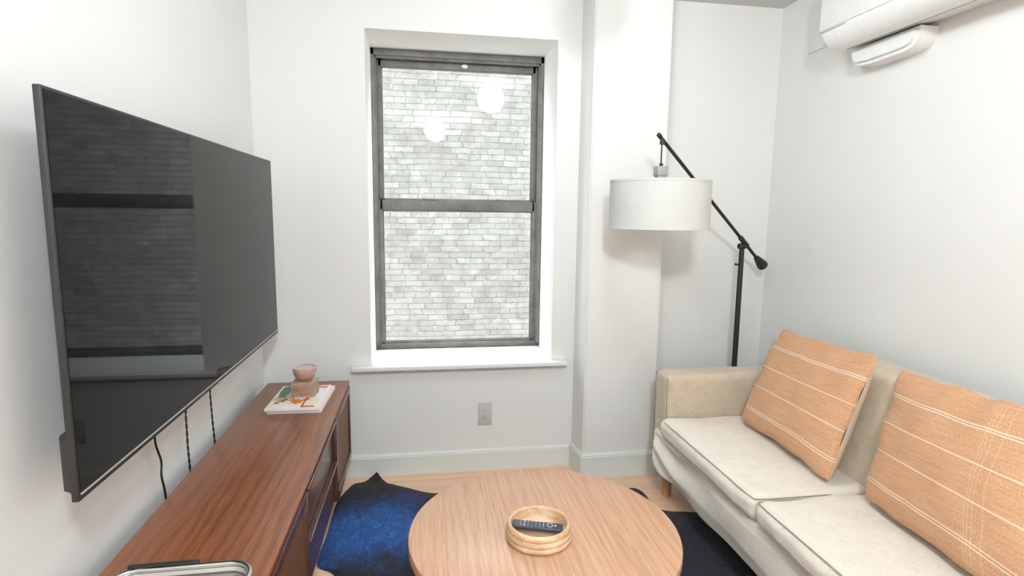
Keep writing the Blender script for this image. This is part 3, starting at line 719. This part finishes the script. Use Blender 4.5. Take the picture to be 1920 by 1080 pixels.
# the clamp sits where the arm passes over the pole
kk = (PX+.012-tip.x)/dirv.x; piv = tip+dirv*kk
bm = rod(bmesh.new(), (PX, PY, 1.175), (PX, PY, 1.185), .010); rod(bm, (PX-.020, PY-.006, 1.195), (PX+.020, PY+.006, 1.195), .0155); rod(bm, (PX, PY, 1.19), tuple(piv), .009); rod(bm, (PX+.018, PY, 1.193), (PX+.042, PY, 1.190), .0035)
lpp('pivot_joint', bm, m_black)
lpp('arm_clamp', rod(bmesh.new(), tuple(piv-dirv*.045), tuple(piv+dirv*.035), .0125), m_black)
bm = rod(bmesh.new(), tuple(tip), tuple(cw-dirv*.06), .0078); rod(bm, tuple(tip-dirv*.004), tuple(tip+dirv*.018), .0095); ar = lpp('arm', bm, m_black)
M, L = axisM(tuple(cw-dirv*.075), tuple(cw+dirv*.012)); lpp('counterweight', lathe(bmesh.new(), [(0, 0), (.012, 0), (.014, .004), (.027, L-.018), (.027, L-.008), (.020, L), (0, L)], n=32, M=M), m_black)
hx, hy = 1.022, 2.341; ht = tip+dirv*.03
bm = rod(bmesh.new(), (ht.x, ht.y, ht.z+.004), (ht.x, ht.y, ht.z-.022), .010); tube(bm, [(ht.x, ht.y, ht.z-.02), (hx-.001, hy, 1.60), (hx, hy, 1.553)], .0034, 8, 3); rod(bm, (hx, hy, 1.565), (hx, hy, 1.548), .008); lpp('hanging_cord', bm, m_black)
sock = lpp('socket_block', bx(B(hx-.024, hx+.024, hy-.024, hy+.024, 1.512, 1.552, .002), hx-.020, hx+.020, hy-.020, hy+.020, 1.500, 1.513, .001), plain('brushed_block', srgb(172, 170, 164), .5, .2))
lpp('socket_ring', B(hx-.026, hx+.026, hy-.026, hy+.026, 1.490, 1.501, .002), m_black)
SR = .2125; sz0, sz1 = 1.285, 1.492
sh = lpp('lamp_shade', lathe(bmesh.new(), [(SR, sz0), (SR+.0012, sz0+.001), (SR+.0012, sz0+.009), (SR, sz0+.010), (SR, sz1-.010), (SR+.0012, sz1-.009), (SR+.0012, sz1-.001), (SR, sz1), (SR-.003, sz1), (SR-.003, sz0), (SR, sz0)], hx, hy, 96), m_shade)
bm = bmesh.new()
for a in (0, 2*PI/3, 4*PI/3): rod(bm, (hx, hy, 1.486), (hx+(SR-.002)*math.cos(a+.4), hy+(SR-.002)*math.sin(a+.4), 1.486), .0022, n=8)
rod(bm, (hx, hy, 1.500), (hx, hy, 1.43), .016); lpp('shade_spider', bm, m_black)
lpp('light_bulb', lathe(bmesh.new(), [(.0, 1.345), (.018, 1.35), (.029, 1.368), (.029, 1.385), (.016, 1.415), (.013, 1.432), (0, 1.432)], hx, hy, 24), m_pla)

# ------------------------------------------------------------------ air conditioner
ac = thing('air_conditioner', 'white split air conditioner mounted high on the right wall', 'air conditioner', (XR, 1.85, 2.05))
Ai = Matrix.Translation((-XR, -1.85, -2.05))
def ap(name, bm, m, **k):
    o = link(name, bm, m, ac, **k); o.matrix_parent_inverse = Ai; return o
AY0, AY1 = 1.38, 2.245
prof = [(XR, 2.055), (1.80, 2.046), (1.745, 2.036), (1.715, 2.036), (1.695, 2.043), (1.672, 2.064), (1.657, 2.086), (1.651, 2.104), (1.651, 2.335), (1.66, 2.348), (1.68, 2.352), (XR, 2.352)]
bm = prism(bmesh.new(), prof, AY0, AY1, 'Y'); bmesh.ops.bevel(bm, geom=[e for e in bm.edges if abs(e.verts[0].co.y-e.verts[1].co.y) < .001], offset=.012, segments=4, affect='EDGES'); ap('housing', bm, m_pla, angle=35)
ap('front_panel', B(1.6455, 1.652, AY0+.004, AY1-.004, 2.106, 2.335, .002), m_pla)
bm = prism(bmesh.new(), [(1.746, 2.0340), (1.715, 2.0330), (1.692, 2.0405), (1.670, 2.0615), (1.6555, 2.083), (1.651, 2.0965), (1.656, 2.098), (1.676, 2.066), (1.697, 2.046), (1.716, 2.0385), (1.746, 2.0395)], AY0+.03, AY1-.04, 'Y'); ap('louvre', bm, m_pla, angle=50)
ap('vent_gap', B(1.7475, 1.7515, AY0+.03, AY1-.04, 2.0345, 2.042), m_dark)
ap('grey_strip', B(1.6475, 1.6525, 2.10, AY1-.006, 2.099, 2.1065, .0008), m_plag)  # darker grey strip along the panel's lower edge, far end
# long rounded cover hanging under the unit on the wall
bm = bmesh.new()
poly = [(2.218, 2.036), (2.218, 2.005), (2.205, 1.978), (2.175, 1.964), (2.12, 1.959), (1.955, 1.962), (1.915, 1.970), (1.893, 1.995), (1.888, 2.037)]
prism(bm, poly, 1.775, XR, 'X'); bmesh.ops.bevel(bm, geom=[e for e in bm.edges if all(v.co.x < 1.78 for v in e.verts)], offset=.014, segments=4, affect='EDGES')
tag(link('pipe_cover', bm, m_pla, angle=75), 'long rounded white plastic cover on the wall directly under the air conditioner', 'cover')
bm = B(XR-.010, XR, 2.485, 2.60, 2.125, 2.215, .002); tag(link('wall_plate', bm, m_wall), 'small white plate on the right wall beside the far end of the air conditioner', 'wall plate')

# ------------------------------------------------------------------ outlet
ol = thing('wall_outlet', 'pale grey electrical outlet on the back wall under the window', 'outlet', (.328, YB, .305))
link('cover_plate', B(-.035, .035, -.007, 0, -.060, .060, .003), m_plate, ol)
link('receptacle', B(-.0165, .0165, -.0095, -.004, -.034, .034, .0015), m_plate, ol)
for z in (-.019, .017):
    link('socket_hole', bx(bx(bx(B(-.007, -.0055, -.0100, -.008, z+.002, z+.010), .0055, .007, -.0100, -.008, z+.002, z+.009), -.002, .002, -.0100, -.008, z-.008, z-.004), -.0015, .0015, -.0098, -.008, z+.001, z+.002), m_dark, ol)
for z in (-.048, .048): link('screw', lathe(bmesh.new(), [(0, 0), (.0028, 0), (.0022, .001), (0, .001)], n=12, M=Matrix.Translation((0, -.007, z)) @ Matrix.Rotation(PI/2, 4, 'X')), m_plag, ol)
